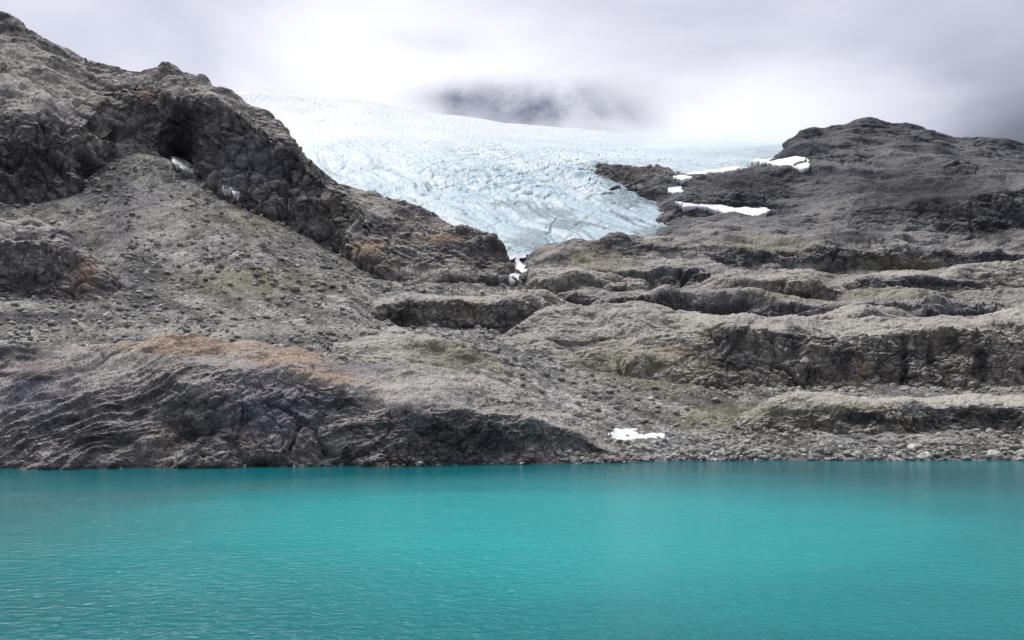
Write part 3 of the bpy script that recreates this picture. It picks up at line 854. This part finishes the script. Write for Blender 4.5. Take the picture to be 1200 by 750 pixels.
def snow_patch(label, poly, thick=.5, lift=.3):
    if max(p[0] for p in poly) < 300:
        lift = 3.0
    thick *= .25
    poly = [tuple(map(float, p)) for p in poly]
    xs = [p[0] for p in poly]; ys = [p[1] for p in poly]
    n = max(20, int((max(xs) - min(xs)) / .6)); m = max(20, int((max(ys) - min(ys)) / .4))
    gx, gy = np.meshgrid(np.linspace(min(xs) - 1, max(xs) + 1, n), np.linspace(max(ys) + 1, min(ys) - 1, m))
    jx = gx + 3.2 * fbm(gx / 8., gy / 3., 0 * gx + 3.3, 3); jy = gy + 1.5 * fbm(gx / 8., gy / 3., 0 * gx + 8.3, 3)
    ins = inside(jx, jy, poly)
    if ins.sum() < 6:
        return
    ii = np.clip((gy / BIN).astype(int), 0, H_ - 1); jj = np.clip(((gx + 20) / BIN).astype(int), 0, W_ - 1)
    Y = depth[ii, jj]
    md = np.median(Y[ins]); Y = np.clip(np.where(Y > 1e8, md, Y), md * .93, md * 1.07)
    # a drift bridges the hollows: follow a smooth fit of the ground
    A = np.stack([np.ones(ins.sum()), gx[ins], gy[ins], gx[ins] ** 2 / 1e3, gx[ins] * gy[ins] / 1e3], 1)
    co, *_ = np.linalg.lstsq(A, Y[ins], rcond=None)
    Af = np.stack([np.ones(gx.size), gx.ravel(), gy.ravel(), gx.ravel() ** 2 / 1e3, (gx * gy).ravel() / 1e3], 1)
    Yf = (Af @ co).reshape(gx.shape)
    Y = .35 * gsm(gsm(Y, 1.5, 0), 1.5, 1) + .65 * Yf
    w = ins.astype(float)
    dist = gsm(gsm(w, 2.0, 0), 2.0, 1)
    T = np.stack([(gx - CX) / F * Y, Y, CAMH + (HZ - gy) / F * Y], -1)
    s = md / 250.
    T[..., 1] -= lift * s * 1.2
    T[..., 0] = (gx - CX) / F * T[..., 1]
    T[..., 2] += thick * s * sstep(.3, 1., dist) + .1 * s * perlin(T[..., 0] / 4, T[..., 1] / 4, T[..., 2] / 4)
    B = T.copy(); B[..., 1] += 1.2 * s; B[..., 2] -= 1.6 * s
    idx = -np.ones(ins.shape, int)
    cell = ins[:-1, :-1] | ins[1:, :-1] | ins[:-1, 1:] | ins[1:, 1:]
    use = np.zeros(ins.shape, bool)
    use[:-1, :-1] |= cell; use[1:, :-1] |= cell; use[:-1, 1:] |= cell; use[1:, 1:] |= cell
    idx[use] = np.arange(use.sum()); nv = use.sum()
    v = np.concatenate([T[use], B[use]])
    fq = []
    a, b_, c, d_ = idx[:-1, :-1], idx[:-1, 1:], idx[1:, 1:], idx[1:, :-1]
    q = np.stack([a, b_, c, d_], -1)[cell]
    fq.append(q); fq.append(q[:, ::-1] + nv)
    cp = np.pad(cell, 1)
    for (i, j) in zip(*np.nonzero(cell)):
        for (di, dj, p0, p1) in ((-1, 0, (0, 1), (0, 0)), (1, 0, (1, 0), (1, 1)), (0, -1, (0, 0), (1, 0)), (0, 1, (1, 1), (0, 1))):
            if not cp[i + 1 + di, j + 1 + dj]:
                s0 = idx[i + p0[0], j + p0[1]]; s1 = idx[i + p1[0], j + p1[1]]
                fq.append(np.array([[s0, s1, s1 + nv, s0 + nv]]))
    q = np.concatenate(fq)
    org = v.mean(0); org[2] = v[:, 2].min()
    o = raw_mesh('snow_patch', v - org, q, M_SNOW, None, org)
    tag(o, label, 'snow patch', 'old snow patches left in hollows')


for lab, poly, th in [
    ('slanting white snow sliver in the dark alcove of the left cliff', [(202, 187), (209, 188), (221, 194), (230, 204), (226, 206), (212, 200), (204, 195)], .8),
    ('small left scrap of snow on the dark scree under the left cliff', [(259, 221), (266, 222), (271, 226), (268, 228), (261, 225)], .4),
    ('small grey-white scrap of snow just right of another below the left cliff', [(273, 227), (281, 230), (285, 234), (280, 236), (275, 232)], .4),
    ('bright snow patch on the gravel beside the tip of the headland', [(712, 504), (722, 502), (745, 503), (757, 508), (778, 508), (776, 513), (752, 514), (735, 516), (716, 513)], .12),
    ('crooked ribbon of snow in the gully below the glacier tongue', [(603, 303), (607, 301), (611, 309), (619, 314), (614, 319), (608, 319), (607, 328), (598, 329), (597, 323), (606, 317)], .4),
    ('long wedge of snow on the rock slope below the right hill', [(792, 236), (815, 236), (850, 242), (868, 243), (902, 241), (898, 250), (878, 255), (860, 252), (845, 248), (825, 243), (800, 242)], .5),
    ('white snow tongue beside the glacier under the summit of the right hill', [(878, 188), (905, 186), (930, 183), (948, 186), (950, 196), (940, 197), (920, 194), (895, 190)], .5),
    ('tiny snow spot above the big wedge of snow', [(784, 221), (799, 219), (800, 225), (786, 226)], .3),
    ('narrow snow strip along the upper edge of the dark rock beside the glacier', [(790, 208), (815, 202), (845, 198), (868, 195), (868, 198), (830, 203), (800, 211)], .4),
]:
    snow_patch(lab, poly, th)


# ------------------------------------------------------------------ boulders and stones
def ico(sub):
    t = (1 + 5 ** .5) / 2
    v = [(-1, t, 0), (1, t, 0), (-1, -t, 0), (1, -t, 0), (0, -1, t), (0, 1, t), (0, -1, -t), (0, 1, -t), (t, 0, -1), (t, 0, 1), (-t, 0, -1), (-t, 0, 1)]
    f = [(0, 11, 5), (0, 5, 1), (0, 1, 7), (0, 7, 10), (0, 10, 11), (1, 5, 9), (5, 11, 4), (11, 10, 2), (10, 7, 6), (7, 1, 8), (3, 9, 4), (3, 4, 2), (3, 2, 6), (3, 6, 8), (3, 8, 9), (4, 9, 5), (2, 4, 11), (6, 2, 10), (8, 6, 7), (9, 8, 1)]
    v = [np.array(p, float) / np.linalg.norm(p) for p in v]
    for _ in range(sub):
        nf = []; cache = {}

        def mid(a, b):
            k = (min(a, b), max(a, b))
            if k not in cache:
                m = v[a] + v[b]; v.append(m / np.linalg.norm(m)); cache[k] = len(v) - 1
            return cache[k]
        for a, b, c in f:
            ab, bc, ca = mid(a, b), mid(b, c), mid(c, a)
            nf += [(a, ab, ca), (b, bc, ab), (c, ca, bc), (ab, bc, ca)]
        f = nf
    return np.array(v), np.array(f)


def stone(sub, seed):
    """an angular block: a sphere cut flat by a dozen random joint planes, then roughened"""
    rg = np.random.default_rng(seed)
    v, f = ico(sub)
    r = np.ones(len(v))
    for _ in range(13):
        n = rg.normal(size=3); n /= np.linalg.norm(n)
        dpl = rg.uniform(.45, .8)
        c = v @ n
        with np.errstate(divide='ignore'):
            r = np.where(c > 1e-3, np.minimum(r, dpl / np.maximum(c, 1e-3)), r)
    v = v * r[:, None]
    v *= 1 + .05 * fbm(v[:, 0:1] * 2.2 + seed, v[:, 1:2] * 2.2, v[:, 2:3] * 2.2, 3)
    v *= np.array([1.15, .9, .68]) * rg.uniform(.88, 1.12, 3)
    return v, f


PROTO = []
for s in range(10):
    v, f = stone(3, 100 + s)
    me_o = raw_mesh('boulder', v, f, M_BOULD, smooth=False)
    PROTO.append(me_o.data)
    bpy.data.objects.remove(me_o)

BG = {
    'edge': ('grey boulder lying in the row along the right waterline of the lake', 'boulders along the right waterline'),
    'beach': ('grey boulder scattered on the gravel slope above the right shore', 'boulders on the gravel above the right shore'),
    'snow': ('grey boulder on the gravel around the bright snow patch by the headland tip', 'boulders around the snow patch by the headland tip'),
    'crag': ('dark angular boulder heaped at the foot of the rounded crag on the left', 'boulders at the foot of the left crag'),
    'fan': ('grey boulder lying on the wide scree slope under the left cliff', 'boulders on the left scree slope'),
    'foot': ('dark boulder half sunk in the lake at the foot of the headland', 'boulders at the foot of the headland'),
    'bench': ('grey boulder on the gravel bench under the long rounded ledge', 'boulders on the gravel bench under the long ledge'),
}
TERR = [i for i, s_ in enumerate(SURF) if s_[0] == 'terrain'][0]


def put_boulder(px, py, wpx, zone, label=None, squash=1., sink=.25):
    p, k = probe(px, py)
    if p is None:
        return False
    r = wpx / 2. / F * p[1]
    o = bpy.data.objects.new('boulder', random.choice(PROTO)); COL.objects.link(o)
    o.scale = (r * random.uniform(.9, 1.1), r * random.uniform(.8, 1.1), r * random.uniform(.85, 1.2) * squash)
    o.rotation_euler = (random.uniform(-.3, .3), random.uniform(-.3, .3), random.uniform(0, 6.28))
    o.location = (p[0], p[1] + r * .3, max(p[2], -.1) + r * sink)
    lb, gp = BG[zone]
    if label:
        tag(o, label, 'boulder')
    else:
        tag(o, lb, 'boulder', gp)
    return True


rb = random.Random(11)
for (px, py, w, lab) in [
    (1112, 531, 13, 'pale rounded boulder at the water edge on the right, brightest in the waterline row'),
    (1190, 528, 17, 'large pale boulder at the waterline by the right edge of the photo'),
    (1165, 536, 22, 'low wide slab boulder half in the water near the right edge'),
    (1072, 526, 15, 'square grey boulder with a pale top at the right waterline'),
    (969, 531, 14, 'rounded grey boulder at the waterline left of the darker blocks'),
    (150, 338, 20, 'big dark boulder leaning against the right end of the rounded crag'),
]:
    put_boulder(px, py, w, 'edge', lab, 1.)
n = 0
while n < 80:          # the row at the water's edge
    px = rb.uniform(752, 1205)
    py = 540.5 - abs(rb.gauss(0, 5.0)) - .5
    big = .55 if px < 900 else 1.
    n += put_boulder(px, py, (4.2 + min(11, rb.expovariate(1 / 3.6))) * (.6 + .5 * big), 'edge')
n = 0
while n < 20:
    px = rb.uniform(10, 745)
    py = np.interp(px, [p_ for p_, _ in wlp], [v_ for _, v_ in wlp]) - rb.uniform(-.6, 1.6)
    n += put_boulder(px, py, 3.5 + min(8, rb.expovariate(1 / 2.6)), 'foot')
n = 0
while n < 48:
    px = rb.uniform(770, 1205); py = rb.uniform(500, 534)
    n += put_boulder(px, py, 2.6 + min(6, rb.expovariate(1 / 1.7)), 'beach')
n = 0
while n < 30:
    px = rb.uniform(640, 850); py = rb.uniform(468, 534)
    if 706 < px < 784 and 498 < py < 520 or py < 468 + (px - 640) * .12:
        continue
    p, k = probe(px, py)
    if p is None or k != TERR: continue
    n += put_boulder(px, py, 2.6 + min(6, rb.expovariate(1 / 1.8)), 'snow')
n = 0
tries = 0
while n < 45 and tries < 2000:
    tries += 1
    px = rb.gauss(150, 34); py = rb.gauss(348, 22)
    p, k = probe(px, py)
    if px < 6 or p is None or k != TERR: continue
    n += put_boulder(px, py, 4. + min(9, rb.expovariate(1 / 3.)), 'crag')
n = 0
tries = 0
while n < 60 and tries < 4000:
    tries += 1
    px = rb.gauss(270, 75); py = rb.uniform(225, 388)
    if not 140 < px < 470: continue
    p, k = probe(px, py)
    if p is None or k != TERR: continue
    n += put_boulder(px, py, 3. + min(9, rb.expovariate(1 / 2.2)), 'fan')
n = 0
tries = 0
while n < 10 and tries < 2000:
    tries += 1
    px = rb.uniform(470, 690); py = rb.uniform(386, 450)
    p, k = probe(px, py)
    if p is None or k != TERR: continue
    n += put_boulder(px, py, 2.6 + min(4, rb.expovariate(1 / 1.2)), 'bench')

# the countless small stones of the scree and the beach: one mass
SP = [stone(1, 300 + i) for i in range(8)]
TP = SURF[TERR][1]
tu = pxcol(TP).ravel(); tv = pyrow(TP).ravel(); tp = TP.reshape(-1, 3)
rg = np.random.default_rng(21)
dens = np.where((tu > -60) & (tu < 1260) & (tp[:, 2] > -.2), 1., 0.)
clump = sstep(-.35, .45, fbm(tp[:, 0] / 22, tp[:, 1] / 22, tp[:, 2] / 22, 2, off=77))
dens *= .2 + clump
dens *= np.where(tp[:, 1] < 260, 1.4, 1.)
dens *= np.where(tp[:, 2] < 3, 2.2, 1.)
pick = rg.choice(len(tp), 30000, p=dens / dens.sum())
VV, FF = [], []
nvtx = 0
for i in pick:
    p = tp[i]
    v, f = SP[rg.integers(len(SP))]
    r = min(.5 + .5 * rg.pareto(1.3), 5.) / F * p[1] * (1.15 if p[1] < 260 else (1.1 if p[1] < 400 else .85))
    a = rg.uniform(0, 6.28); ca, sa = math.cos(a), math.sin(a)
    q = v * r
    q = np.stack([q[:, 0] * ca - q[:, 1] * sa, q[:, 0] * sa + q[:, 1] * ca, q[:, 2]], 1)
    q += p + np.array([rg.uniform(-.4, .4), rg.uniform(-.4, .4), r * .25])
    VV.append(q); FF.append(f + nvtx); nvtx += len(v)
o = raw_mesh('scree_stones', np.concatenate(VV), np.concatenate(FF), M_BOULD, smooth=False)
tag(o, 'countless small grey stones strewn over the scree slopes and the shore', 'stones', kind='stuff')

# ------------------------------------------------------------------ mist hanging on the ice ridge and the right summit
def mist(px, py, Y, ax, ay, az, dens, seed):
    m, nt, out = new_mat('mist_vapour')
    b = NB(nt)
    tc = b.n('ShaderNodeTexCoord'); O = tc.outputs['Object']
    ln = b.n('ShaderNodeVectorMath', operation='LENGTH'); b.link(O, ln.inputs[0])
    off = b.n('ShaderNodeVectorMath', operation='ADD'); b.link(O, off.inputs[0]); off.inputs[1].default_value = (seed, 0, 0)
    n = b.noise(off.outputs[0], 2.6, 4, .55, .3)
    fall_ = b.maprange(b.math('MULTIPLY_ADD', b.math('SUBTRACT', n, .5), .9, ln.outputs['Value']), 1., .1, 0., 1.)
    vol = b.n('ShaderNodeVolumePrincipled')
    vol.inputs['Color'].default_value = (.995, .995, 1., 1)
    b.link(b.math('MULTIPLY', fall_, dens), vol.inputs['Density'])
    b.link(vol.outputs[0], out.inputs['Volume'])
    v, f = ico(3)
    o = raw_mesh('mist', v, f, m)
    o.location = ((px - CX) / F * Y, Y, CAMH + (HZ - py) / F * Y)
    o.scale = (ax, ay, az)
    tag(o, kind='stuff')


mist(930, 132, 980, 270, 170, 50, .010, 3.)
mist(880, 146, 1420, 200, 150, 40, .007, 11.)

# ------------------------------------------------------------------ sky and light
SUN_EL, SUN_AZ = 57., -46.      # azimuth from straight ahead (+Y), negative = left

wd = bpy.data.worlds.new('World'); SC.world = wd; wd.use_nodes = True
nt = wd.node_tree
for n_ in list(nt.nodes):
    nt.nodes.remove(n_)
b = NB(nt)
out = b.n('ShaderNodeOutputWorld')
sky = b.n('ShaderNodeTexSky', sky_type='NISHITA', sun_disc=False)
sky.sun_elevation = R(SUN_EL); sky.sun_rotation = R(SUN_AZ)
bg1 = b.n('ShaderNodeBackground'); b.link(sky.outputs[0], bg1.inputs[0]); bg1.inputs[1].default_value = .08
tc = b.n('ShaderNodeTexCoord'); D = tc.outputs['Generated']
sp = b.n('ShaderNodeSeparateXYZ'); b.link(D, sp.inputs[0])
wn = b.n('ShaderNodeTexNoise'); b.link(b.scalevec(D, (5., 5., 8.)), wn.inputs['Vector']); wn.inputs['Scale'].default_value = 1.; wn.inputs['Detail'].default_value = 6
wsep = b.n('ShaderNodeSeparateColor'); b.link(wn.outputs['Color'], wsep.inputs[0])
front = b.maprange(sp.outputs[1], 0., .3)


def warp(a, c):
    return (b.math('MULTIPLY_ADD', b.math('SUBTRACT', wsep.outputs[0], .5), a, sp.outputs[0]),
            b.math('MULTIPLY_ADD', b.math('SUBTRACT', wsep.outputs[1], .5), c, sp.outputs[2]))


def skyblob(px, py, rx, ry, wp, pw=1.):
    v = np.array([(px - CX) / F, 1., (HZ - py) / F]); v /= np.linalg.norm(v)
    a = b.math('DIVIDE', b.math('SUBTRACT', wp[0], float(v[0])), rx / F)
    c = b.math('DIVIDE', b.math('SUBTRACT', wp[1], float(v[2])), ry / F)
    s_ = b.math('ADD', b.math('MULTIPLY', a, a), b.math('MULTIPLY', c, c))
    if pw != 1.:
        s_ = b.math('POWER', s_, pw)
    return b.math('MULTIPLY', b.math('EXPONENT', b.math('MULTIPLY', s_, -1.)), front)


w1 = warp(.16, .06); w2 = warp(.11, .045)
cl = b.noise(b.scalevec(D, (2.2, 2.2, 4.4)), 1., 8, .55, .5)
lum = b.maprange(cl, .28, .72, .58, .87, False)
for (px, py, rx, ry, k) in [(400, 100, 170, 50, .06), (790, 140, 190, 60, .20), (560, 60, 220, 40, .12), (20, 20, 160, 80, -.05), (1100, 40, 260, 80, -.12), (880, 20, 180, 50, -.10),
                            (1235, 165, 80, 50, -.42), (1150, 110, 200, 60, -.06)]:
    lum = b.math('MULTIPLY_ADD', skyblob(px, py, rx, ry, w1), k, lum)
# unseen sky shaped for its light: dark behind the camera, bright overhead and sunward
lum = b.math('MULTIPLY', lum, b.maprange(sp.outputs[1], -.5, .35, .56, 1.))
lum = b.math('MULTIPLY', lum, b.maprange(sp.outputs[2], .46, 1., 1., 2.1))
gd = b.n('ShaderNodeVectorMath', operation='DOT_PRODUCT'); b.link(D, gd.inputs[0])
gd.inputs[1].default_value = (math.sin(R(SUN_AZ)) * math.cos(R(SUN_EL)), math.cos(R(SUN_AZ)) * math.cos(R(SUN_EL)), math.sin(R(SUN_EL)))
lum = b.math('MULTIPLY_ADD', b.maprange(gd.outputs['Value'], .90, 1.), 2.2, lum)
dk = b.math('ADD', b.math('MULTIPLY', skyblob(655, 134, 100, 28, w2), 1.0), b.math('MULTIPLY_ADD', skyblob(560, 118, 64, 18, w2), .5, b.math('MULTIPLY', skyblob(525, 52, 60, 13, w2), .22)), clamp=True)
dn = b.noise(b.scalevec(D, (8., 8., 14.)), 1., 8, .6, .4)
dk = b.math('MULTIPLY', dk, b.maprange(dn, .34, .60, .45, 1.15, False))
tint = b.mix(b.maprange(lum, .45, .9), (.85, .87, 1.06), (.975, .97, 1.04))
cb = b.n('ShaderNodeVectorMath', operation='SCALE'); b.link(tint, cb.inputs[0]); b.link(lum, cb.inputs['Scale'])
cloudcol = b.mix(dk, cb.outputs[0], (.135, .15, .21))
bg2 = b.n('ShaderNodeBackground'); b.link(cloudcol, bg2.inputs[0]); bg2.inputs[1].default_value = .59
mx = b.n('ShaderNodeMixShader'); mx.inputs[0].default_value = .93
b.link(bg1.outputs[0], mx.inputs[1]); b.link(bg2.outputs[0], mx.inputs[2])
b.link(mx.outputs[0], out.inputs[0])

ld = bpy.data.lights.new('sun', 'SUN'); ld.energy = 1.5; ld.angle = R(11); ld.color = (1., .955, .89)
lo = bpy.data.objects.new('sun', ld); COL.objects.link(lo)
lo.location = (0, 0, 900)
lo.rotation_euler = (R(-(90 - SUN_EL)), 0, 0)
# light travels along local -Z: point it from the sun's place to the ground
from mathutils import Vector
sd = Vector((math.sin(R(SUN_AZ)) * math.cos(R(SUN_EL)), math.cos(R(SUN_AZ)) * math.cos(R(SUN_EL)), math.sin(R(SUN_EL))))
lo.rotation_euler = (-sd).to_track_quat('-Z', 'Y').to_euler()

# ------------------------------------------------------------------ camera
cd = bpy.data.cameras.new('camera'); cam = bpy.data.objects.new('camera', cd); COL.objects.link(cam)
cam.location = (0, 0, CAMH); cam.rotation_euler = (R(90), 0, 0)
cd.sensor_fit = 'HORIZONTAL'; cd.sensor_width = 36.; cd.lens = 36. * F / 1200.
cd.shift_x = 0.; cd.shift_y = (HZ - 375.) / 1200.
cd.clip_start = .5; cd.clip_end = 6000.
SC.camera = cam

SC.view_settings.view_transform = 'Standard'; SC.view_settings.look = 'None'
SC.view_settings.exposure = 1.05; SC.view_settings.gamma = 1.
SC.view_settings.use_curve_mapping = False
SC.cycles.max_bounces = 6; SC.cycles.diffuse_bounces = 2; SC.cycles.glossy_bounces = 3
SC.cycles.volume_bounces = 4
SC.cycles.use_denoising = True
